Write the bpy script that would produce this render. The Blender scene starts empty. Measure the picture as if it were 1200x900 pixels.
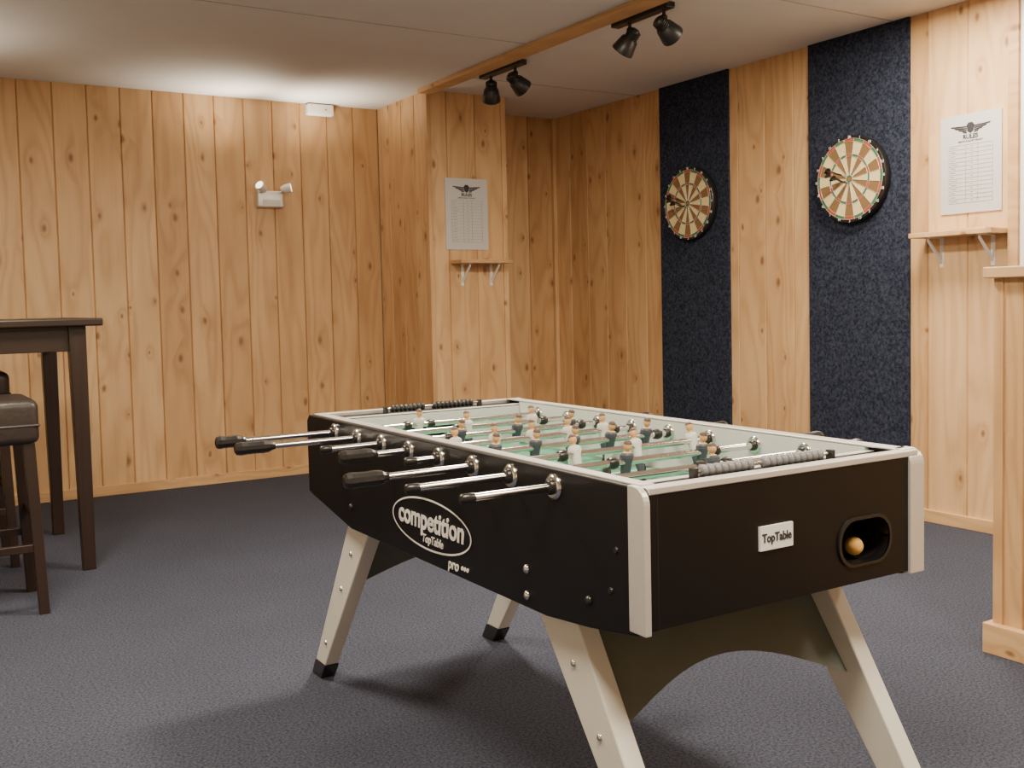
import bpy, math, random
from mathutils import Vector, Matrix
random.seed(7)
S=0.85
col=bpy.context.scene.collection
# ---------------------------------------------------------------- materials
def newmat(name):
    m=bpy.data.materials.new(name); m.use_nodes=True
    nt=m.node_tree; b=nt.nodes['Principled BSDF']; return m,nt,b
def N(nt,t,**kw):
    n=nt.nodes.new(t)
    for k,v in kw.items(): setattr(n,k,v)
    return n
def mth(nt,op,a,b=None,c=None):
    n=N(nt,'ShaderNodeMath',operation=op)
    for i,v in enumerate((a,b,c)):
        if v is None: continue
        if isinstance(v,(int,float)): n.inputs[i].default_value=v
        else: nt.links.new(v,n.inputs[i])
    return n.outputs[0]
def mixc(nt,f,a,b,mode='MIX'):
    n=N(nt,'ShaderNodeMix',data_type='RGBA',blend_type=mode)
    for i,v in ((0,f),(6,a),(7,b)):
        if isinstance(v,(int,float)): n.inputs[i].default_value=v
        elif isinstance(v,tuple): n.inputs[i].default_value=(*v,1)
        else: nt.links.new(v,n.inputs[i])
    return n.outputs[2]
def simple(name,c,rough=.5,metal=0,noise=.06,nscale=30,bump=0,spec=.5):
    m,nt,b=newmat(name)
    tc=N(nt,'ShaderNodeTexCoord'); nz=N(nt,'ShaderNodeTexNoise'); nz.inputs['Scale'].default_value=nscale; nz.inputs['Detail'].default_value=3
    nt.links.new(tc.outputs['Object'],nz.inputs['Vector'])
    d=tuple(max(0,x*(1-noise*2)) for x in c); l=tuple(min(1,x*(1+noise*2)) for x in c)
    nt.links.new(mixc(nt,nz.outputs[0],d,l),b.inputs['Base Color'])
    b.inputs['Roughness'].default_value=rough; b.inputs['Metallic'].default_value=metal
    b.inputs['Specular IOR Level'].default_value=spec
    if bump:
        bp=N(nt,'ShaderNodeBump'); bp.inputs['Strength'].default_value=bump; bp.inputs['Distance'].default_value=.004
        nt.links.new(nz.outputs[0],bp.inputs['Height']); nt.links.new(bp.outputs[0],b.inputs['Normal'])
    return m
def wood(name,mode='v',light=(.69,.445,.225),dark=(.46,.25,.105),knot=(.16,.07,.03),knots=True,rough=.5,ringk=1.0):
    m,nt,b=newmat(name); L=nt.links.new
    tc=N(nt,'ShaderNodeTexCoord'); sp=N(nt,'ShaderNodeSeparateXYZ'); L(tc.outputs['Object'],sp.inputs[0])
    u=mth(nt,'ADD',sp.outputs[0],sp.outputs[1]); z=sp.outputs[2]
    ac,al=(u,z) if mode=='v' else (z,u)
    at=N(nt,'ShaderNodeAttribute',attribute_name='rnd'); r=at.outputs['Fac']
    def vec(sa,sl,k1=13.7,k2=7.3,k3=31.):
        c=N(nt,'ShaderNodeCombineXYZ')
        L(mth(nt,'MULTIPLY_ADD',r,k1,mth(nt,'MULTIPLY',ac,sa)),c.inputs[0])
        L(mth(nt,'MULTIPLY_ADD',r,k2,mth(nt,'MULTIPLY',al,sl)),c.inputs[1])
        L(mth(nt,'MULTIPLY',r,k3),c.inputs[2]); return c.outputs[0]
    n1=N(nt,'ShaderNodeTexNoise'); n1.inputs['Scale'].default_value=1; n1.inputs['Detail'].default_value=1.5; n1.inputs['Roughness'].default_value=.35
    L(vec(4.2,.55),n1.inputs['Vector'])
    wn=N(nt,'ShaderNodeTexNoise'); wn.inputs['Scale'].default_value=1; L(vec(9,7,5,3),wn.inputs['Vector'])
    vo=N(nt,'ShaderNodeTexVoronoi',voronoi_dimensions='2D'); vo.inputs['Scale'].default_value=1
    va=N(nt,'ShaderNodeVectorMath',operation='MULTIPLY_ADD'); L(wn.outputs['Color'],va.inputs[0]); va.inputs[1].default_value=(.10,.10,0); L(vec(5.2,3.0,91.3,47.7),va.inputs[2])
    L(va.outputs[0],vo.inputs['Vector'])
    d=vo.outputs['Distance']
    csep=N(nt,'ShaderNodeSeparateColor'); L(vo.outputs['Color'],csep.inputs[0])
    keep=mth(nt,'LESS_THAN',csep.outputs[0],.5)
    size=mth(nt,'MULTIPLY_ADD',csep.outputs[1],1.0,.55)
    dn=mth(nt,'DIVIDE',d,size)
    near=mth(nt,'MULTIPLY',mth(nt,'POWER',2.718,mth(nt,'MULTIPLY',dn,-6.5)),keep)
    ph=mth(nt,'ADD',mth(nt,'MULTIPLY',n1.outputs[0],54*ringk),mth(nt,'MULTIPLY',near,9. if knots else 0.))
    ring=mth(nt,'MULTIPLY_ADD',mth(nt,'SINE',ph),.5,.5)
    ring=mth(nt,'POWER',ring,2.0)
    n2=N(nt,'ShaderNodeTexNoise'); n2.inputs['Scale'].default_value=1; n2.inputs['Detail'].default_value=4; L(vec(120,2.2),n2.inputs['Vector'])
    n3=N(nt,'ShaderNodeTexNoise'); n3.inputs['Scale'].default_value=1; n3.inputs['Detail'].default_value=3; L(vec(5,1.6,3,2),n3.inputs['Vector'])
    f=mth(nt,'ADD',mth(nt,'MULTIPLY',ring,.34),mth(nt,'MULTIPLY',n2.outputs[0],.45))
    f=mth(nt,'ADD',f,mth(nt,'MULTIPLY_ADD',n3.outputs[0],1.1,-.58))
    f=mth(nt,'ADD',f,mth(nt,'MULTIPLY',near,.45 if knots else 0.))
    cl=N(nt,'ShaderNodeClamp'); L(f,cl.inputs[0]); f=cl.outputs[0]
    c=mixc(nt,f,light,dark)
    var=mth(nt,'MULTIPLY_ADD',mth(nt,'FRACT',mth(nt,'MULTIPLY',r,17.3)),.26,.86)
    vv=N(nt,'ShaderNodeCombineColor'); L(mth(nt,'POWER',var,.8),vv.inputs[0]); L(mth(nt,'POWER',var,1.1),vv.inputs[1]); L(mth(nt,'POWER',var,1.5),vv.inputs[2])
    c=mixc(nt,1.,c,vv.outputs[0],'MULTIPLY')
    if knots:
        mr=N(nt,'ShaderNodeMapRange'); mr.interpolation_type='SMOOTHSTEP'; L(dn,mr.inputs[0]); mr.inputs[1].default_value=.02; mr.inputs[2].default_value=.095; mr.inputs[3].default_value=1; mr.inputs[4].default_value=0
        kf=mth(nt,'MULTIPLY',mth(nt,'MULTIPLY',mr.outputs[0],keep),.7)
        c=mixc(nt,kf,c,knot)
    L(c,b.inputs['Base Color']); b.inputs['Roughness'].default_value=rough
    bp=N(nt,'ShaderNodeBump'); bp.inputs['Strength'].default_value=.10; bp.inputs['Distance'].default_value=.003
    L(f,bp.inputs['Height']); L(bp.outputs[0],b.inputs['Normal'])
    return m
WV=wood('larch_boards_vertical','v'); WH=wood('larch_trim_horizontal','h')
WD=wood('dark_stained_wood','v',light=(.026,.013,.009),dark=(.012,.007,.005),knots=False,rough=.35)
WDH=wood('dark_stained_wood_top','h',light=(.026,.014,.009),dark=(.013,.008,.005),knots=False,rough=.35)
def carpetmat(name,c1,c2,scale,bump,patch=.25,lo=.36,hi=.64):
    m,nt,b=newmat(name); L=nt.links.new
    tc=N(nt,'ShaderNodeTexCoord')
    a=N(nt,'ShaderNodeTexNoise'); a.inputs['Scale'].default_value=scale; a.inputs['Detail'].default_value=4; a.inputs['Roughness'].default_value=.75; L(tc.outputs['Object'],a.inputs['Vector'])
    p=N(nt,'ShaderNodeTexNoise'); p.inputs['Scale'].default_value=2.2; p.inputs['Detail'].default_value=3; L(tc.outputs['Object'],p.inputs['Vector'])
    mr=N(nt,'ShaderNodeMapRange'); L(a.outputs[0],mr.inputs[0]); mr.inputs[1].default_value=lo; mr.inputs[2].default_value=hi
    c=mixc(nt,mr.outputs[0],c1,c2)
    c=mixc(nt,mth(nt,'MULTIPLY',p.outputs[0],patch),c,tuple(x*.5 for x in c1))
    L(c,b.inputs['Base Color']); b.inputs['Roughness'].default_value=.95; b.inputs['Specular IOR Level'].default_value=.15
    bp=N(nt,'ShaderNodeBump'); bp.inputs['Strength'].default_value=bump; bp.inputs['Distance'].default_value=.004; L(a.outputs[0],bp.inputs['Height']); L(bp.outputs[0],b.inputs['Normal'])
    return m
CARPET=carpetmat('carpet_blue_grey',(.021,.025,.039),(.100,.109,.152),110,.25,.25,.35,.65)
FELT=carpetmat('navy_felt',(.008,.011,.022),(.050,.060,.095),55,.3,.15,.38,.66)
CEIL=simple('ceiling_paint',(.71,.71,.70),.9,noise=.02,nscale=4,spec=.1)
PLAST=simple('painted_wall',(.62,.52,.40),.8,noise=.03,nscale=3)
SEAM=simple('ceiling_joint',(.42,.41,.39),.9)
BLACK=simple('black_laminate',(.0048,.0045,.005),.36,noise=.1,spec=.3)
BLKM=simple('black_satin_metal',(.012,.011,.010),.4)
BLKR=simple('black_plastic',(.015,.014,.013),.3)
ALU=simple('aluminium',(.66,.65,.62),.36,metal=.5,noise=.03)
CHR=simple('chrome',(.80,.79,.77),.16,metal=1,noise=.02)
GREYW=simple('grey_inner_board',(.68,.68,.68),.45,noise=.02)
GREEN=simple('green_playfield',(.05,.22,.13),.4,noise=.05)
LEG=simple('leg_grey_paint',(.68,.67,.61),.45,noise=.02,nscale=6)
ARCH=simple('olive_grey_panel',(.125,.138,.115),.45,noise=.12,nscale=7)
WHITE=simple('white_plastic',(.80,.79,.76),.4,noise=.01)
WTXT=simple('white_print',(.78,.78,.76),.5,noise=.01)
PAPER=simple('poster_paper',(.56,.56,.56),.55,noise=.02)
INK=simple('poster_ink',(.03,.03,.035),.6)
INKG=simple('poster_grey_ink',(.30,.30,.30),.6)
LEATH=simple('dark_brown_leather',(.028,.021,.018),.38,noise=.2,nscale=60,bump=.2)
CREAM=simple('dart_cream',(.74,.60,.31),.8,noise=.1,nscale=80)
DARKS=simple('dart_dark',(.21,.12,.045),.8,noise=.1,nscale=80)
RED=simple('dart_red',(.42,.07,.035),.7); GRN=simple('dart_green',(.05,.17,.07),.7)
BALL=simple('cork_ball',(.95,.52,.13),.6,noise=.1,nscale=60)
SKIN=simple('player_skin',(.68,.38,.18),.45); HAIR=simple('player_hair',(.08,.045,.025),.5)
SHW=simple('player_white_shirt',(.66,.65,.62),.4); SHB=simple('player_blue_shirt',(.050,.058,.075),.4)
GLASS=simple('door_pane',(.55,.55,.52),.25,noise=.02)
LENSB=simple('spot_glass',(.03,.03,.03),.15)
BEADG=simple('grey_beads',(.20,.20,.21),.35)
m,nt,b=newmat('lamp_lens'); b.inputs['Base Color'].default_value=(.9,.88,.8,1); b.inputs['Emission Color'].default_value=(1,.9,.72,1); b.inputs['Emission Strength'].default_value=3; LENS=m
# ---------------------------------------------------------------- mesh accumulator
class M:
    def __init__(s): s.v=[];s.f=[];s.mi=[];s.sm=[];s.r=[];s.mats=[]
    def m(s,mat):
        if mat not in s.mats: s.mats.append(mat)
        return s.mats.index(mat)
    def add(s,vs,fs,mat,smooth=False,rnd=None):
        o=len(s.v); s.v+= [tuple(x) for x in vs]; k=s.m(mat); r=random.random() if rnd is None else rnd
        for f in fs: s.f.append([o+i for i in f]); s.mi.append(k); s.sm.append(smooth); s.r.append(r)
    def box(s,x0,x1,y0,y1,z0,z1,mat,rnd=None):
        v=[(x,y,z) for x in(x0,x1) for y in(y0,y1) for z in(z0,z1)]
        s.add(v,[(0,1,3,2),(4,6,7,5),(0,4,5,1),(2,3,7,6),(0,2,6,4),(1,5,7,3)],mat,rnd=rnd)
    def hexa(s,a,b,mat):
        s.add(list(a)+list(b),[(3,2,1,0),(4,5,6,7)]+[(i,(i+1)%4,4+(i+1)%4,4+i) for i in range(4)],mat)
    def prism(s,poly,fn,a0,a1,mat):
        n=len(poly); v=[fn(p,a0) for p in poly]+[fn(p,a1) for p in poly]
        s.add(v,[tuple(range(n))[::-1],tuple(range(n,2*n))]+[(i,(i+1)%n,n+(i+1)%n,n+i) for i in range(n)],mat)
    def lathe(s,p0,p1,prof,mat,seg=20,smooth=True):
        p0=Vector(p0);p1=Vector(p1); ax=(p1-p0); L=ax.length; ax.normalize()
        a=ax.orthogonal().normalized(); b=ax.cross(a)
        vs=[];fs=[]
        for t,r in prof:
            for k in range(seg):
                an=2*math.pi*k/seg; vs.append(p0+ax*(t*L)+(a*math.cos(an)+b*math.sin(an))*r)
        for i in range(len(prof)-1):
            for k in range(seg):
                k2=(k+1)%seg; fs.append((i*seg+k,i*seg+k2,(i+1)*seg+k2,(i+1)*seg+k))
        s.add(vs,fs,mat,smooth)
        s.add(vs[:seg],[tuple(range(seg))[::-1]],mat); s.add(vs[-seg:],[tuple(range(seg))],mat)
    def cyl(s,p0,p1,r,mat,seg=16,r2=None): s.lathe(p0,p1,[(0,r),(1,r if r2 is None else r2)],mat,seg)
    def ell(s,c,r,mat,seg=14,rings=8,rot=None,zmin=-1,zmax=1):
        vs=[];fs=[]; t0=math.asin(zmin);t1=math.asin(zmax)
        for i in range(rings+1):
            t=t0+(t1-t0)*i/rings
            for k in range(seg):
                a=2*math.pi*k/seg; p=Vector((r[0]*math.cos(t)*math.cos(a),r[1]*math.cos(t)*math.sin(a),r[2]*math.sin(t)))
                if rot: p=rot@p
                vs.append(Vector(c)+p)
        for i in range(rings):
            for k in range(seg): k2=(k+1)%seg; fs.append((i*seg+k,i*seg+k2,(i+1)*seg+k2,(i+1)*seg+k))
        s.add(vs,fs,mat,True)
    def rbox(s,x0,x1,y0,y1,z0,z1,mat,r=.01,seg=4):
        cx,cy=(x0+x1)/2,(y0+y1)/2; hx,hy=(x1-x0)/2,(y1-y0)/2
        def loop(ins,z):
            out=[]; rr=max(r,1e-4)
            for qx,qy,a0 in((1,1,0),(-1,1,90),(-1,-1,180),(1,-1,270)):
                for k in range(seg+1):
                    a=math.radians(a0+90*k/seg); out.append((cx+qx*(hx-ins-rr)+rr*math.cos(a),cy+qy*(hy-ins-rr)+rr*math.sin(a),z))
            return out
        levels=[]
        for k in range(seg+1):
            a=math.pi/2*k/seg; levels.append((r*(1-math.sin(a)),z0+r*(1-math.cos(a))))
        for k in range(seg+1):
            a=math.pi/2*k/seg; levels.append((r*(1-math.cos(a)),z1-r*(1-math.sin(a))))
        vs=[];n=4*(seg+1)
        for ins,z in levels: vs+=loop(ins*.9,z)
        fs=[]
        for i in range(len(levels)-1):
            for k in range(n): k2=(k+1)%n; fs.append((i*n+k,i*n+k2,(i+1)*n+k2,(i+1)*n+k))
        fs.append(tuple(range(n))[::-1]); fs.append(tuple(range((len(levels)-1)*n,len(levels)*n)))
        s.add(vs,fs,mat,True)
    def build(s,name,parent=None,bevel=0):
        me=bpy.data.meshes.new(name); me.from_pydata(s.v,[],s.f)
        for mt in s.mats: me.materials.append(mt)
        for i,p in enumerate(me.polygons): p.material_index=s.mi[i]; p.use_smooth=s.sm[i]
        at=me.attributes.new('rnd','FLOAT','FACE')
        for i in range(len(s.r)): at.data[i].value=s.r[i]
        me.update(); o=bpy.data.objects.new(name,me); col.objects.link(o)
        if bevel:
            b=o.modifiers.new('bevel','BEVEL'); b.width=bevel; b.segments=2; b.limit_method='ANGLE'; b.harden_normals=False
        if parent: o.parent=parent; o.location=-parent.location
        return o
def empty(name,loc):
    e=bpy.data.objects.new(name,None); e.location=loc; e.empty_display_size=.1; col.objects.link(e); return e
def text(name,body,size,org,right,up,mat,parent,off=0,shear=0,align='CENTER',sx=1):
    cu=bpy.data.curves.new(name,'FONT'); cu.body=body; cu.size=size; cu.align_x=align; cu.align_y='CENTER'; cu.extrude=.0008; cu.offset=off; cu.shear=shear
    o=bpy.data.objects.new(name+'_tmp',cu); col.objects.link(o)
    bpy.context.view_layer.update()
    me=bpy.data.meshes.new_from_object(o.evaluated_get(bpy.context.evaluated_depsgraph_get()))
    bpy.data.objects.remove(o)
    R=Vector(right);U=Vector(up);Nn=R.cross(U)
    mt=Matrix(((R.x,U.x,Nn.x,org[0]),(R.y,U.y,Nn.y,org[1]),(R.z,U.z,Nn.z,org[2]),(0,0,0,1)))@Matrix.Diagonal((sx,1,1,1))
    me.transform(mt); me.materials.clear(); me.materials.append(mat)
    ob=bpy.data.objects.new(name,me); col.objects.link(ob); ob.parent=parent; ob.location=-parent.location
    return ob
# ---------------------------------------------------------------- room
H=2.97
def boards(acc,P,D,Nm,seams,z0,z1,mat=WV,t=.022,ch=.006,gd=.012):
    P=Vector(P);D=Vector(D);Nm=Vector(Nm)
    for a,b in zip(seams[:-1],seams[1:]):
        sec=[(a,-t),(a,-gd),(a+ch,0),(b-ch,0),(b,-gd),(b,-t)]
        vs=[P+D*u+Nm*w+Vector((0,0,z)) for z in(z0,z1) for u,w in sec]
        n=6; fs=[tuple(range(n)),tuple(range(n,2*n))]+[(i,(i+1)%n,n+(i+1)%n,n+i) for i in range(n)]
        acc.add(vs,fs,mat)
fl=M(); fl.box(-1.6,5.5,-2.1,8.2,-.1,0,CARPET); fl.build('floor')
ce=M(); ce.box(-1.6,5.5,-2.1,8.2,H,H+.1,CEIL)
for y in (5.55,3.1,.7): ce.box(-1.6,3.6,y-.004,y+.004,H-.003,H+.001,SEAM)
for y in (6.55,4.1): ce.box(3.72,5.28,y-.004,y+.004,H-.003,H+.001,SEAM)
ce.build('ceiling')
def seams(lo,hi,ref,p):
    k=math.ceil((lo-ref)/p+.08); out=[lo]
    while ref+k*p<hi-.02: out.append(ref+k*p); k+=1
    return out+[hi]
w=M(); w.box(-1.6,3.9,7.99,8.2,0,H,PLAST); boards(w,(0,7.97,0),(1,0,0),(0,-1,0),seams(-1.5,3.68,.95,.228),0,H); w.build('wall_back')
w=M(); w.box(3.70,4.33,7.09,8.2,0,H,PLAST)
boards(w,(3.68,0,0),(0,1,0),(-1,0,0),[7.07,7.30,7.53,7.76,7.97],0,H)
boards(w,(0,7.07,0),(1,0,0),(0,-1,0),[3.68,3.84,4.09,4.35],0,H)
boards(w,(4.35,0,0),(0,1,0),(1,0,0),[7.07,7.30,7.55,7.72],0,H); w.build('wall_pillar')
w=M(); w.box(4.3,5.5,7.74,8.2,0,H,PLAST); boards(w,(0,7.72,0),(1,0,0),(0,-1,0),seams(4.35,5.28,4.50,.25),0,H); w.build('wall_alcove')
w=M(); w.box(5.30,5.5,-2.1,8.2,0,H,PLAST); boards(w,(5.28,0,0),(0,1,0),(-1,0,0),seams(3.36,7.72,3.36,.2575),0,H)
boards(w,(5.28,0,0),(0,1,0),(-1,0,0),seams(-2,2.20,2.2-.2575*18,.2575),0,H)
w.build('wall_right')
w=M(); w.box(-1.7,-1.5,-2.1,8.2,0,H,PLAST); w.build('wall_left')
w=M(); w.box(-1.6,5.5,-2.2,-2.0,0,H,PLAST); w.build('wall_front')
def trim(name,*boxes):
    t=M()
    for b in boxes: t.box(*b,WH)
    t.build(name,bevel=.004)
trim('baseboard_back',(-1.5,3.68,7.95,7.97,0,.075))
trim('baseboard_pillar',(3.66,3.68,7.05,7.95,0,.075),(3.68,4.37,7.05,7.07,0,.075),(4.35,4.37,7.07,7.70,0,.075))
trim('baseboard_alcove',(4.37,5.26,7.70,7.72,0,.075))
trim('baseboard_right',(5.26,5.28,3.36,7.72,0,.075))
trim('trim_beam',(3.60,3.72,-2.0,7.07,H-.035,H))
t=M(); t.box(3.664,3.70,7.054,7.09,.075,H,WV); t.box(4.325,4.366,7.054,7.075,.075,H,WV); t.build('trim_pillar_corner',bevel=.003)
t=M(); t.box(5.245,5.279,7.685,7.719,.075,H,WV); t.build('trim_alcove_corner')
# full-height glazed door in right wall
d=empty('door_1',(5.28,2.8,0))
t=M()
for b in((5.25,5.29,3.30,3.36,0,H),(5.25,5.29,2.20,2.26,0,H),(5.25,5.29,2.26,3.30,2.90,H)): t.box(*b,WH)
t.build('door_frame',d,.004)
t=M(); t.box(5.27,5.295,2.26,3.30,.01,2.90,WHITE); t.box(5.262,5.272,2.42,3.16,.9,2.75,GLASS); t.cyl((5.22,3.20,1.2),(5.27,3.20,1.2),.01,ALU); t.cyl((5.22,3.20,1.2),(5.22,3.07,1.2),.01,ALU); t.build('door_leaf',d)
# half wall
w=M(); w.box(3.55,3.70,-2.0,2.28,0,1.40,PLAST)
boards(w,(3.53,0,0),(0,1,0),(-1,0,0),seams(-2,2.30,2.19-.2575*16,.2575),0,1.40)
boards(w,(0,2.30,0),(1,0,0),(0,1,0),[3.53,3.72],0,1.40)
boards(w,(3.72,0,0),(0,1,0),(1,0,0),seams(-2,2.30,2.19-.2575*16,.2575),0,1.40)
w.box(3.524,3.56,2.27,2.306,0,1.40,WV); w.build('wall_half_partition')
trim('trim_partition_cap',(3.49,3.77,-2.0,2.33,1.40,1.44))
trim('baseboard_partition',(3.495,3.53,-2.0,2.33,0,.115),(3.53,3.755,2.30,2.33,0,.115),(3.72,3.755,-2.0,2.30,0,.115))
for y0,y1 in((5.50,6.25),(3.99,4.76)):
    t=M(); t.box(5.262,5.281,y0,y1,.076,H,FELT); t.build('navy_felt_panel',bevel=.003)
# ---------------------------------------------------------------- dartboards
def dartboard(cy,cz):
    R=.268; e=empty('dartboard',(5.23,cy,cz)); X=5.2615
    F=X-.055
    t=M(); t.lathe((X,cy,cz),(F,cy,cz),[(0,R*.97),(.1,R),(.9,R),(1,R*.985)],BLKR,64); t.build('board_body',e)
    t=M()
    def sect(r0,r1,a0,a1,mat,x):
        n=3; vs=[];
        for k in range(n+1):
            a=a0+(a1-a0)*k/n
            for r in(r0,r1): vs.append((x,cy-math.sin(a)*r,cz+math.cos(a)*r))
        t.add(vs,[(2*k,2*k+1,2*k+3,2*k+2) for k in range(n)],mat)
    for i in range(20):
        a0=(i-.5)*math.pi/10;a1=(i+.5)*math.pi/10; dk=i%2==0
        sc=DARKS if dk else CREAM; rg=RED if dk else GRN
        for r0,r1,mt in((.09,.52,sc),(.52,.575,rg),(.575,.86,sc),(.86,.93,rg)): sect(R*r0,R*r1,a0,a1,mt,F-.0015)
        sect(R*.04,R*.09,a0,a1,GRN,F-.0015); sect(0.0005,R*.04,a0,a1,RED,F-.0015)
    t.build('segments',e)
    t=M()
    for i in range(20):
        a=(i+.5)*math.pi/10
        t.cyl((F-.003,cy-math.sin(a)*R*.09,cz+math.cos(a)*R*.09),(F-.003,cy-math.sin(a)*R*.93,cz+math.cos(a)*R*.93),.0012,ALU,6)
    for r in(.09,.52,.575,.86,.93):
        n=60
        for k in range(n):
            a=2*math.pi*k/n;a2=2*math.pi*(k+1)/n
            t.cyl((F-.003,cy-math.sin(a)*R*r,cz+math.cos(a)*R*r),(F-.003,cy-math.sin(a2)*R*r,cz+math.cos(a2)*R*r),.0012,ALU,5)
    t.build('wire_spider',e)
    nums=[20,1,18,4,13,6,10,15,2,17,3,19,7,16,8,11,14,9,12,5]
    for i in range(20):
        a=i*math.pi/10
        text('number_%d'%nums[i],str(nums[i]),.024,(F-.0015,cy-math.sin(a)*R*.965,cz+math.cos(a)*R*.965),(0,-1,0),(0,0,1),WTXT,e)
    for j,(dy,dz,tl) in enumerate(((.03,.02,.03),(.055,-.005,-.02),(.0,-.03,.01))):
        t=M(); p=Vector((F,cy+dy,cz+dz)); q=p+Vector((-.16,tl*.6,.03))
        t.lathe(p,q,[(0,.001),(.2,.0025),(.22,.0055),(.55,.0055),(.57,.003),(1,.003)],BLKM,8)
        dr=(q-p).normalized(); o=dr.orthogonal().normalized(); o2=dr.cross(o)
        for v in(o,o2):
            c=p+(q-p)*.74; t.add([c,c+v*.022+dr*.02,c+v*.022+dr*.04,c+dr*.042,c-v*.022+dr*.04,c-v*.022+dr*.02],[(0,1,2,3),(0,3,4,5)],BLKR)
        t.build('dart_%d'%(j+1),e)
dartboard(5.87,2.05); dartboard(4.38,2.065)
# ---------------------------------------------------------------- posters
def poster(org,right,Nm):
    e=empty('rules_poster',org); O=Vector(org);R=Vector(right);U=Vector((0,0,1));Nn=Vector(Nm)
    def rect(t,u0,u1,v0,v1,w0,w1,mat):
        a=[O+R*u+U*v+Nn*w0 for u,v in((u0,v0),(u1,v0),(u1,v1),(u0,v1))]; b=[p+Nn*(w1-w0) for p in a]; t.hexa(a,b,mat)
    W2,H2=.188,.275
    t=M(); rect(t,-W2,W2,-H2,H2,.001,.008,PAPER); t.build('sheet',e)
    t=M()
    k=.0095
    def poly(pts,mat):
        t.add([O+R*(x)+U*(y)+Nn*k for x,y in pts],[tuple(range(len(pts)))],mat)
    for s in(-1,1):
        for j in range(4):
            y=.208-j*.011; L=.125-j*.024
            poly([(s*.022,y),(s*L,y+.006),(s*(L-.008),y-.003),(s*.022,y-.008)],INK)
    poly([(-.024,.212),(-.012,.226),(.012,.226),(.024,.212),(.018,.178),(0,.165),(-.018,.178)],INK)
    for j in range(15):
        v=.105-j*.023; rect(t,-.135,.135,v-.0008,v+.0008,.0082,.0095,INKG)
    for u in(-.135,-.03,.045,.135): rect(t,u-.0008,u+.0008,.105-14*.023,.105,.0082,.0095,INKG)
    for j in range(14):
        v=.0935-j*.023; L=random.uniform(.02,.05); rect(t,-.125,-.125+L,v-.002,v+.002,.0082,.0092,INKG); rect(t,.0,.015,v-.002,v+.002,.0082,.0092,INKG)
    t.build('print',e)
    text('title','RULES',.034,O+U*.148+Nn*.0095,right,(0,0,1),INK,e,off=.0008)
    text('subtitle','DARTS CLUB OF THE DAY',.013,O+U*.124+Nn*.0095,right,(0,0,1),INK,e)
poster((5.28,3.595,2.07),(0,-1,0),(-1,0,0))
poster((4.0,7.07,2.04),(1,0,0),(0,-1,0))
# ---------------------------------------------------------------- shelves
def shelf(org,right,Nm,L):
    e=empty('wooden_shelf',org); O=Vector(org);R=Vector(right);U=Vector((0,0,1));Nn=Vector(Nm)
    def bx(t,u0,u1,v0,v1,w0,w1,mat):
        a=[O+R*u+U*v0+Nn*w for u,w in((u0,w0),(u1,w0),(u1,w1),(u0,w1))]; b=[p+U*(v1-v0) for p in a]; t.hexa(a,b,mat)
    t=M(); bx(t,-L/2,L/2,0,.028,.0,.17,WH); bx(t,-L/2+.27,L/2-.06,.028,.038,.03,.13,WH); t.build('plank',e,.003)
    t=M()
    for u in(-L/2+.10,L/2-.10):
        bx(t,u-.012,u+.012,-.17,0,.0,.004,WHITE); bx(t,u-.012,u+.012,-.004,0,.0,.14,WHITE)
        a=[O+R*(u-.006)+U*-.15+Nn*.004,O+R*(u+.006)+U*-.15+Nn*.004,O+R*(u+.006)+U*-.13+Nn*.004,O+R*(u-.006)+U*-.13+Nn*.004]
        b=[O+R*(u-.006)+U*-.02+Nn*.13,O+R*(u+.006)+U*-.02+Nn*.13,O+R*(u+.006)+U*-.004+Nn*.13,O+R*(u-.006)+U*-.004+Nn*.13]; t.hexa(a,b,WHITE)
    t.build('brackets',e)
shelf((5.28,3.62,1.665),(0,-1,0),(-1,0,0),.52)
shelf((4.08,7.07,1.655),(1,0,0),(0,-1,0),.46)
# ---------------------------------------------------------------- alarm box + emergency lamp
t=M(); t.rbox(3.05,3.27,7.90,7.97,2.875,2.962,WHITE,.012); t.cyl((3.20,7.90,2.92),(3.20,7.896,2.92),.006,RED); t.build('alarm_box')
e=empty('emergency_twin_spotlight',(2.75,7.9,2.22))
t=M(); t.rbox(2.62,2.83,7.91,7.97,2.13,2.26,ALU,.012); t.box(2.66,2.80,7.905,7.912,2.15,2.19,GLASS); t.build('housing',e)
for nm,cx,dr in(('head_left',2.64,(-.55,-.40,.35)),('head_right',2.83,(.85,-.40,.15))):
    t=M(); D=Vector(dr).normalized(); c=Vector((cx,7.86,2.275))
    t.lathe(c-D*.04,c+D*.04,[(0,.018),(.3,.030),(.9,.038),(1,.038)],WHITE,24); t.lathe(c+D*.037,c+D*.042,[(0,.033),(1,.030)],LENS,24)
    t.cyl((cx,7.93,2.24),c-D*.03,.009,ALU); t.build(nm,e)
# ---------------------------------------------------------------- track lights
def track(y0,y1,heads):
    e=empty('track_spotlight',(3.80,(y0+y1)/2,H))
    t=M(); t.box(3.77,3.83,y0,y1,H-.035,H,BLKM); t.build('rail',e,.005)
    for i,(y,dr) in enumerate(heads):
        t=M(); D=Vector(dr).normalized(); piv=Vector((3.80,y,H-.075))
        t.cyl((3.80,y,H-.035),piv,.010,BLKM); t.ell(piv,(.02,.02,.02),BLKM)
        c=piv+D*.01+Vector((0,0,-.05))
        t.cyl(piv,c,.012,BLKM)
        t.lathe(c-D*.075,c+D*.075,[(0,.018),(.05,.030),(.4,.036),(.45,.050),(.95,.066),(1,.066)],BLKM,28)
        t.lathe(c+D*.068,c+D*.0765,[(0,.056),(1,.052)],LENSB,24)
        for k in range(4): t.lathe(c+D*(-.06+k*.013),c+D*(-.055+k*.013),[(0,.040),(1,.040)],BLKM,24)
        t.build('spot_head_%d'%(i+1),e)
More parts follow.
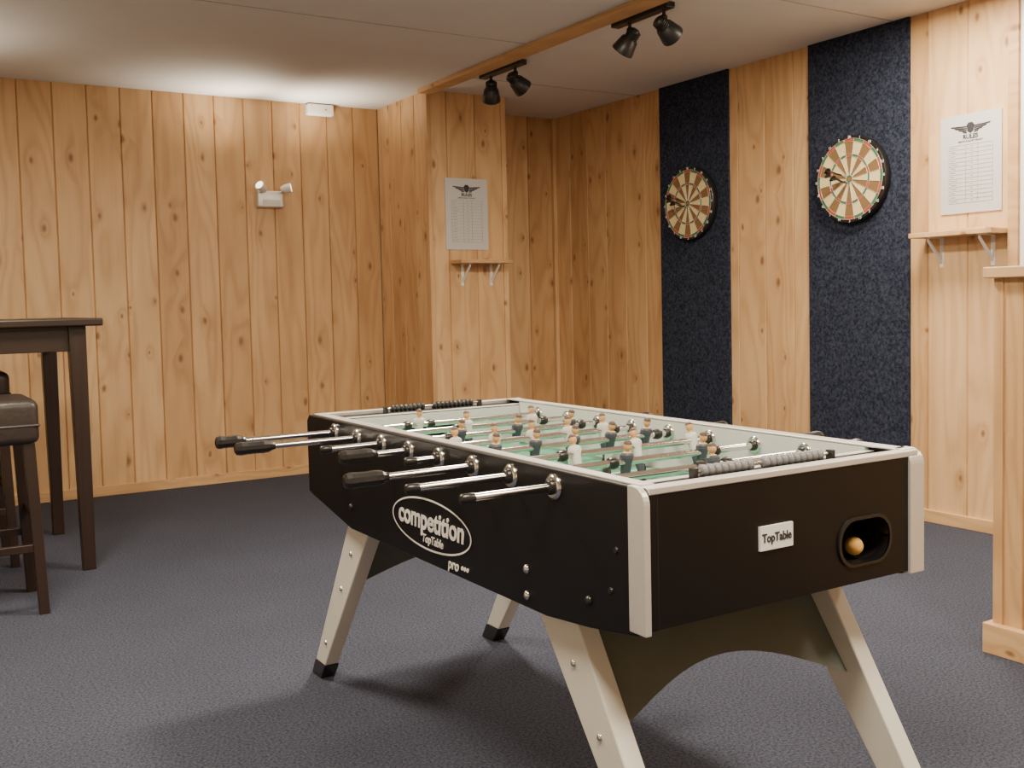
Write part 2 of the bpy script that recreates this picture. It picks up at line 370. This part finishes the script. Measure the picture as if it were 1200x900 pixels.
track(5.90,6.44,[(6.32,(.25,.45,-.6)),(6.0,(.75,.1,-.5))])
track(4.40,4.90,[(4.76,(-.15,.55,-.6)),(4.46,(.8,.15,-.45))])
# ---------------------------------------------------------------- bar table
e=empty('bar_table',(.35,6.25,0))
t=M(); t.box(-.36,1.035,5.66,6.87,1.275,1.315,WDH); t.build('table_top',e,.008)
t=M(); ax0,ax1,ay0,ay1=-.27,.95,5.74,6.79
for b in((ax0,ax1,ay0,ay0+.025),(ax0,ax1,ay1-.025,ay1),(ax0,ax0+.025,ay0,ay1),(ax1-.025,ax1,ay0,ay1)): t.box(*b,1.145,1.275,WDH)
t.build('apron',e,.003)
t=M()
for x,sx in((-.28,-1),(.96,1)):
    for y,sy in((5.72,-1),(6.81,1)):
        def lp(z,wd): return [(x,y,z),(x-sx*wd,y,z),(x-sx*wd,y-sy*wd,z),(x,y-sy*wd,z)]
        t.hexa(lp(0,.062),lp(1.275,.085),WD)
t.build('legs',e,.004)
def stool(cx,cy,top=.965):
    e=empty('bar_stool',(cx,cy,0)); h=.235
    t=M(); t.rbox(cx-h,cx+h,cy-h,cy+h,top-.20,top,LEATH,.035,5); 
    for z in(top-.115,): t.rbox(cx-h-.003,cx+h+.003,cy-h-.003,cy+h+.003,z-.006,z+.006,LEATH,.006)
    t.build('seat',e)
    t=M()
    for sx in(-1,1):
        for sy in(-1,1):
            def lp(z,o,wd): x=cx+sx*o;y=cy+sy*o; return [(x,y,z),(x-sx*wd,y,z),(x-sx*wd,y-sy*wd,z),(x,y-sy*wd,z)]
            t.hexa(lp(0,.242,.042),lp(top-.19,.215,.05),WD)
    for z,s in((.30,.018),(.42,.018)):
        for a in(-1,1):
            if z==.30: t.box(cx-.21,cx+.21,cy+a*.215-.012,cy+a*.215+.012,z-s,z+s,WD)
            else: t.box(cx+a*.215-.012,cx+a*.215+.012,cy-.21,cy+.21,z-s,z+s,WD)
    t.build('legs',e,.003)
stool(.395,5.24); stool(.39,6.26,1.04)
# ---------------------------------------------------------------- foosball table
e=empty('foosball_table',(1.73,2.54,0))
X0,X1,Y0,Y1,ZT=1.30,2.16,1.605,3.475,.970
prof=[(Y0,.679),(Y0+.03,.664),(1.80,.640),(1.967,.624),(3.106,.628),(3.425,.688),(Y1,.70),(Y1,ZT-.02),(Y1-.02,ZT),(Y0+.012,ZT),(Y0,ZT-.012)]
t=M(); t.prism(prof,lambda p,a:(a,p[0],p[1]),X0,X0+.036,BLACK); t.build('side_panel_left',e,.003)
t=M(); t.prism(prof,lambda p,a:(a,p[0],p[1]),X1-.036,X1,BLACK); t.build('side_panel_right',e,.003)
def holed_panel(name,x0,x1,z0,z1,y,th,hole,mat):
    cu=bpy.data.curves.new(name,'CURVE'); cu.dimensions='2D'; cu.fill_mode='BOTH'; cu.extrude=th/2
    def sp(pts):
        s=cu.splines.new('POLY'); s.points.add(len(pts)-1); s.use_cyclic_u=True
        for i,p in enumerate(pts): s.points[i].co=(p[0],p[1],0,1)
    sp([(x0,z0),(x1,z0),(x1,z1),(x0,z1)])
    hx0,hx1,hz0,hz1,r=hole; pts=[]
    for cx,cz,a0 in((hx1-r,hz1-r,0),(hx0+r,hz1-r,90),(hx0+r,hz0+r,180),(hx1-r,hz0+r,270)):
        for k in range(9): a=math.radians(a0+k*90/8); pts.append((cx+r*math.cos(a),cz+r*math.sin(a)))
    sp(pts)
    o=bpy.data.objects.new('tmp',cu); col.objects.link(o); bpy.context.view_layer.update()
    me=bpy.data.meshes.new_from_object(o.evaluated_get(bpy.context.evaluated_depsgraph_get())); bpy.data.objects.remove(o)
    me.transform(Matrix(((1,0,0,0),(0,0,-1,y),(0,1,0,0),(0,0,0,1)))); me.materials.clear(); me.materials.append(mat)
    ob=bpy.data.objects.new(name,me); col.objects.link(ob); ob.parent=e; ob.location=-e.location
    return pts
hp=holed_panel('end_panel_near',X0+.01,X1-.036,.679,.957,Y0+.014,.024,(1.874,2.042,.725,.827,.048),BLACK)
t=M(); n=len(hp)
t.add([(p[0],Y0+.002,p[1]) for p in hp]+[(p[0],Y0+.10,p[1]-.01) for p in hp],[(i,(i+1)%n,n+(i+1)%n,n+i) for i in range(n)]+[tuple(range(n,2*n))],BLKR)
cxh,czh=1.958,.776
o1=[(cxh+(p[0]-cxh)*1.10,Y0-.003,czh+(p[1]-czh)*1.14) for p in hp]; o2=[(p[0],Y0-.003,p[1]) for p in hp]
t.add(o1+o2,[(i,(i+1)%n,n+(i+1)%n,n+i) for i in range(n)],BLKM)
o3=[(a,Y0+.004,c) for a,_,c in o1]; t.add(o1+o3,[(i,(i+1)%n,n+(i+1)%n,n+i) for i in range(n)],BLKM)
t.build('ball_return_tray',e)
t=M(); t.ell((1.972,Y0+.045,.752),(.022,.022,.022),BALL,20,14); t.build('ball',e)
t=M(); t.box(X0+.036,X1-.036,Y1-.03,Y1,.70,.957,BLACK); t.build('end_panel_far',e,.002)
PY0,PY1=Y0+.125,Y1-.125; XI0,XI1=X0+.052,X1-.052; ZF=.815
t=M(); t.box(XI0-.01,XI1+.01,PY0-.01,PY1+.01,ZF-.02,ZF,GREEN)
def ln(x0,x1,y0,y1): t.box(x0,x1,y0,y1,ZF,ZF+.0008,WTXT)
ym=(PY0+PY1)/2; xm=(XI0+XI1)/2
ln(XI0,XI1,ym-.003,ym+.003)
for r in(.09,):
    n=40
    for k in range(n):
        a=2*math.pi*k/n;a2=2*math.pi*(k+1)/n
        t.add([(xm+math.cos(q)*rr,ym+math.sin(q)*rr,ZF+.0008) for q,rr in((a,r-.003),(a,r+.003),(a2,r+.003),(a2,r-.003))],[(0,1,2,3)],WTXT)
for s,yy in((1,PY0),(-1,PY1)):
    y1=yy+s*.22; ln(xm-.22,xm+.22,min(y1,y1+.006),max(y1,y1+.006))
    for xx in(xm-.22,xm+.214): ln(xx,xx+.006,min(yy,y1),max(yy,y1))
t.build('playfield',e)
t=M()
t.box(X0+.036,XI0,PY0,PY1,ZF-.02,ZT-.002,GREYW); t.box(XI1,X1-.036,PY0,PY1,ZF-.02,ZT-.002,GREYW)
for y0,y1 in((PY0-.012,PY0),(PY1,PY1+.012)):
    t.box(XI0-.016,xm-.12,y0,y1,ZF-.02,.955,GREYW); t.box(xm+.12,XI1+.016,y0,y1,ZF-.02,.955,GREYW); t.box(xm-.12,xm+.12,y0,y1,ZF+.10,.955,GREYW)
t.build('inner_walls',e)
t=M(); 
for s,yy in((1,PY0-.012),(-1,PY1+.012)):
    y1=yy-s*.08; t.box(xm-.12,xm+.12,min(yy,y1),max(yy,y1),ZF-.03,ZF-.025,BLKR); t.box(xm-.12,xm+.12,y1-.003,y1+.003,ZF-.03,ZF+.10,BLKR)
t.build('goals',e)
t=M()
t.box(X0+.036,X1-.036,Y0+.026,PY0-.012,.945,.957,BLACK); t.box(X0+.036,X1-.036,PY1+.012,Y1-.004,.945,.957,BLACK); t.build('end_decks',e,.002)
t=M()
for xa,xb in((X0+.016,X0+.052),(X1-.052,X1-.008)): t.box(xa,xb,Y0+.03,Y1-.03,ZT-.001,ZT+.004,ALU)
t.box(X0+.012,X1-.012,Y0-.001,Y0+.036,.957,ZT+.001,ALU); t.box(X0+.03,X1-.03,Y1-.030,Y1+.001,.957,ZT+.001,ALU)
t.box(X0+.04,X1-.04,PY0-.022,PY0-.0,.957,.961,ALU); t.box(X0+.04,X1-.04,PY1,PY1+.022,.957,.961,ALU)
t.build('top_trims',e,.002)
def cap(x0,x1,y0,y1,z0,z1,rside):
    r=.035; pts=[(y0,z0),(y1,z0)]
    if rside<0:
        pts+=[(y1,z1)]+[(y0+r-r*math.sin(a),z1-r+r*math.cos(a)) for a in [math.pi/2*k/6 for k in range(7)]]
    else:
        pts+=[(y1-r+r*math.cos(a),z1-r+r*math.sin(a)) for a in [math.pi/2*k/6 for k in range(7)]]+[(y0,z1)]
    t.prism(pts,lambda p,a:(a,p[0],p[1]),x0,x1,ALU)
t=M()
cap(X0-.006,X0+.010,Y0-.006,Y0+.048,.672,ZT+.004,-1); cap(X1-.045,X1+.006,Y0-.006,Y0+.048,.672,ZT+.004,-1)
cap(X1-.012,X1+.006,Y1-.048,Y1+.006,.70,ZT+.004,1)
t.build('corner_caps',e,.002)
t=M(); t.box(X0+.036,X1-.036,Y0+.026,Y1-.03,.675,.69,BLACK); t.build('bottom_panel',e)
SPL=.46
def leg(name,xc,ys,sgn,out):
    zt=.672; zf=.06; hx=.026
    def loop(z):
        f=(zt-z)/zt; yc=ys+sgn*SPL*f; hw=.088*(1-f)+.040*f
        return [(xc-hx,yc-hw,z),(xc+hx,yc-hw,z),(xc+hx,yc+hw,z),(xc-hx,yc+hw,z)]
    t=M(); t.hexa(loop(zf),loop(zt),LEG); t.build(name,e,.004)
    t=M(); l=loop(zf); b=loop(0.0)
    def g(L,k):
        mx=sum(p[0] for p in L)/4; my=sum(p[1] for p in L)/4
        return [(mx+(p[0]-mx)*k,my+(p[1]-my)*k,p[2]) for p in L]
    t.hexa(g(b,1.08),g(l,1.08),BLKR); t.build(name+'_foot',e,.003)
    t=M()
    for z in(.52,.38,.15):
        f=(zt-z)/zt; yc=ys+sgn*SPL*f; s=-1 if xc<1.7 else 1
        t.lathe((xc+s*(hx-.002),yc,z),(xc+s*(hx+.006),yc,z),[(0,.009),(.6,.009),(1,.004)],CHR,12)
    t.build(name+'_bolts',e)
leg('leg_near_left',1.364,2.02,-1,0); leg('leg_near_right',2.085,1.94,-1,0)
leg('leg_far_left',1.364,3.10,1,0); leg('leg_far_right',2.085,3.09,1,0)
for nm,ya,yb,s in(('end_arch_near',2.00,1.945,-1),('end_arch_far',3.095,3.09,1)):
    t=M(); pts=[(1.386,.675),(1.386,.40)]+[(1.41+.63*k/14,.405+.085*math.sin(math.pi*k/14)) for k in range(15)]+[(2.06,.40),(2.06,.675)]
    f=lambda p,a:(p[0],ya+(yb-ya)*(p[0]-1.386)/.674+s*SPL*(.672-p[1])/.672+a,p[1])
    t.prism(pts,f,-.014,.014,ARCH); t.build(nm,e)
# rods
ZR=.932
handled={0:(.903,.996),1:(.907,1.03),3:(1.085,1.198),5:(.945,1.06)}
plain={2:1.106,4:1.198,6:1.02,7:1.06}
oppo={2:2.34,4:2.35,6:2.378,7:2.33}
form=[1,2,3,5,5,3,2,1]; tilt=[.1,-.15,.25,-.1,.2,-.3,.15,-.1]
PS=.82
def player(t,x,y,rot,shirt,shorts):
    R=Matrix.Rotation(rot,3,'X'); seg=12
    secs=[(-.112,.011,.022,BLKR),(-.100,.012,.022,BLKR),(-.088,.009,.012,BLKR),(-.080,.010,.010,shorts),(-.060,.014,.012,shorts),(-.035,.018,.015,shorts),(-.030,.017,.015,shirt),(-.005,.019,.016,shirt),(.014,.026,.017,shirt),(.024,.025,.015,shirt),(.030,.015,.011,shirt),(.033,.007,.007,SKIN),(.040,.007,.007,SKIN)]
    loops=[]
    for z,a,b,mt in secs:
        zz=z if z<0 else z*PS
        loops.append([Vector((x,y,ZR))+R@Vector((PS*a*math.cos(2*math.pi*k/seg),PS*b*math.sin(2*math.pi*k/seg),zz)) for k in range(seg)])
    for i in range(len(secs)-1):
        t.add(loops[i]+loops[i+1],[(k,(k+1)%seg,seg+(k+1)%seg,seg+k) for k in range(seg)],secs[i+1][3],True)
    t.add(loops[0],[tuple(range(seg))],BLKR)
    c=Vector((x,y,ZR))+R@Vector((0,0,.051*PS)); t.ell(c,(.0135*PS,.0145*PS,.0165*PS),SKIN,12,8,R)
    t.ell(c+R@Vector((0,0,.001)),(.0145*PS,.0155*PS,.0175*PS),HAIR,12,5,R,zmin=.35)
for i in range(8):
    y=3.216-.1846*i
    near=i in handled; xa=handled[i][0] if near else plain[i]; xb=oppo[i] if not near else 2.28
    t=M(); t.cyl((xa+.01,y,ZR),(xb-.01,y,ZR),.0095,CHR,14)
    if not near:
        t.lathe((xa-.004,y,ZR),(xa+.03,y,ZR),[(0,.006),(.1,.0115),(1,.0115)],BLKR,14)
    if near: t.lathe((xb-.03,y,ZR),(xb+.004,y,ZR),[(0,.0115),(.9,.0115),(1,.006)],BLKR,14)
    t.build('rod_%d'%(i+1),e)
    t=M()
    if near: a0,a1=xa,handled[i][1]
    else: a0,a1=xb,xb-.115
    t.lathe((a0,y,ZR),(a1,y,ZR),[(0,.010),(.04,.018),(.15,.0205),(.3,.019),(.5,.0185),(.7,.0195),(.85,.0175),(.93,.013),(1,.011)],BLKR,10,smooth=False)
    t.build('handle_%d'%(i+1),e)
    t=M()
    for xs,s in((X0,-1),(X1,1)):
        t.lathe((xs,y,ZR),(xs+s*.010,y,ZR),[(0,.030),(.6,.030),(1,.024)],CHR,24)
        t.lathe((xs+s*.009,y,ZR),(xs+s*.020,y,ZR),[(0,.018),(.8,.017),(1,.012)],BLKR,20)
    for xs,s in((XI0,1),(XI1,-1)):
        t.lathe((xs,y,ZR),(xs+s*.008,y,ZR),[(0,.026),(.6,.026),(1,.021)],CHR,24)
        t.lathe((xs+s*.006,y,ZR),(xs+s*.016,y,ZR),[(0,.015),(1,.013)],BLKR,20)
    t.build('bearings_%d'%(i+1),e)
    t=M(); n=form[i]; sp={1:0,2:.26,3:.21,5:.135}[n]; sh=(.10 if near and i in(0,1,5) else (-.03 if near else .05))
    if n==5: sh*=.3
    if i==0: sh=-.12
    xs=[xm+sh+(k-(n-1)/2)*sp for k in range(n)]
    for x in xs: player(t,x,y,tilt[i],SHW if near else SHB,SHB if near else SHW)
    for x in(xs[0]-.045,xs[-1]+.045): t.lathe((x-.012,y,ZR),(x+.012,y,ZR),[(0,.014),(.5,.017),(1,.014)],BLKR,14)
    t.build('players_rod_%d'%(i+1),e)
for nm,y,xa,xb,mt in(('score_counter_near',Y0+.078,1.50,1.93,BEADG),('score_counter_far',Y1-.075,1.57,1.96,BLKR)):
    t=M(); z=.957+.018; t.cyl((xa,y,z),(xb,y,z),.004,CHR,10)
    for x in(xa,xb): t.box(x-.006,x+.006,y-.009,y+.009,.955,z+.008,BLKR)
    n=18; L=(xb-xa-.06)/n
    for k in range(n):
        x=xa+.02+k*L*.95+(0 if k<8 else .03); t.lathe((x,y,z),(x+L*.70,y,z),[(0,.009),(.2,.0135),(.8,.0135),(1,.009)],mt,14)
    t.build(nm,e)
def ring(t,cy,cz,a,b,w,x,mat,n=56):
    vs=[]
    for k in range(n):
        an=2*math.pi*k/n
        vs.append((x,cy-math.cos(an)*a,cz+math.sin(an)*b)); vs.append((x,cy-math.cos(an)*(a-w),cz+math.sin(an)*(b-w)))
    t.add(vs,[(2*k,2*k+1,(2*k+3)%(2*n),(2*k+2)%(2*n)) for k in range(n)],mat)
t=M(); ring(t,2.545,.737,.236,.073,.0055,X0-.0022,WTXT); t.build('logo_oval',e)
text('logo_text','competition',.082,(X0-.002,2.545,.745),(0,-1,0),(0,0,1),WTXT,e,off=.0018,shear=.10,sx=.98)
text('logo_subtext','TopTable',.032,(X0-.002,2.53,.694),(0,-1,0),(0,0,1),WTXT,e,off=.0006,shear=.2)
text('logo_pro','pro •••',.040,(X0-.002,2.385,.652),(0,-1,0),(0,0,1),WTXT,e,off=.0008,shear=.2)
t=M(); t.box(1.615,1.715,Y0-.004,Y0+.003,.800,.853,WTXT); t.build('name_plate',e)
text('plate_text','TopTable',.027,(1.665,Y0-.0045,.826),(1,0,0),(0,0,1),INK,e,off=.0006,sx=.85)
t=M()
for y,z in((2.05,.717),(2.05,.654),(3.10,.70),(1.80,.70)): t.lathe((X0+.001,y,z),(X0-.007,y,z),[(0,.011),(.6,.011),(1,.004)],CHR if y<3 and y>1.9 else BLKR,14)
for y,z in((1.70,.83),(1.72,.74)): t.lathe((X0+.001,y,z),(X0-.004,y,z),[(0,.008),(1,.006)],BLKR,12)
t.build('side_bolts',e)
# ---------------------------------------------------------------- lights
WARM=(1.0,.86,.67)
def area(name,loc,size,en,rot=(0,0,0),colr=WARM):
    l=bpy.data.lights.new(name,'AREA'); l.shape='DISK'; l.size=size; l.energy=en; l.color=colr
    o=bpy.data.objects.new(name,l); o.location=loc; o.rotation_euler=rot; col.objects.link(o); return o
def spot(name,loc,tgt,en,ang,blend=.8,r=.03,colr=WARM):
    l=bpy.data.lights.new(name,'SPOT'); l.energy=en; l.spot_size=math.radians(ang); l.spot_blend=blend; l.shadow_soft_size=r; l.color=colr
    o=bpy.data.objects.new(name,l); o.location=loc; o.rotation_euler=(Vector(tgt)-Vector(loc)).to_track_quat('-Z','Y').to_euler(); col.objects.link(o)
for i,(x,y,en,sz) in enumerate(((.3,4.0,105,.7),(.6,1.0,100,.7),(2.6,3.6,125,.35),(2.4,.2,95,.7),(4.5,3.4,90,.6),(4.6,.8,45,.6))):
    area('ceiling_light_%d'%(i+1),(x,y,H-.03),sz,en)
spot('emergency_spot_left',(2.50,7.74,2.48),(2.26,7.62,2.97),50,120,1.0,.12)
spot('emergency_spot_right',(2.92,7.74,2.48),(3.08,7.62,2.97),50,120,1.0,.12)
spot('ceiling_wash_left',(.2,7.0,2.3),(.1,6.8,2.97),38,155,1.0,.15)
wd=bpy.data.worlds.new('world'); bpy.context.scene.world=wd; wd.use_nodes=True
wd.node_tree.nodes['Background'].inputs[0].default_value=(1,.85,.68,1); wd.node_tree.nodes['Background'].inputs[1].default_value=.3
# ---------------------------------------------------------------- camera
yaw,pit,rol=.5555,.0546,.0217
R=Vector((math.cos(yaw),-math.sin(yaw),0)); fw=Vector((math.sin(yaw),math.cos(yaw),0)); Z=Vector((0,0,1))
F=fw*math.cos(pit)-Z*math.sin(pit); U=Z*math.cos(pit)+fw*math.sin(pit)
c,s=math.cos(rol),math.sin(rol); Rc=R*c-U*s; Uc=R*s+U*c
cam=bpy.data.cameras.new('camera'); co=bpy.data.objects.new('camera',cam); col.objects.link(co)
cam.sensor_width=36; cam.sensor_fit='HORIZONTAL'; cam.lens=1214.3/1200*36; cam.shift_y=-29.6/1200; cam.clip_start=.02
mw=Matrix(((Rc.x,Uc.x,-F.x,0),(Rc.y,Uc.y,-F.y,0),(Rc.z,Uc.z,-F.z,1.35),(0,0,0,1)))
co.rotation_euler=mw.to_euler(); co.location=(0,0,1.35)
bpy.context.scene.camera=co
for o in list(col.objects):
    if o.parent is None:
        o.location=o.location*S
        if o.type in('MESH','EMPTY'): o.scale=(S,S,S)
        if o.type=='LIGHT':
            o.data.energy*=S*S
            if o.data.type=='AREA': o.data.size*=S
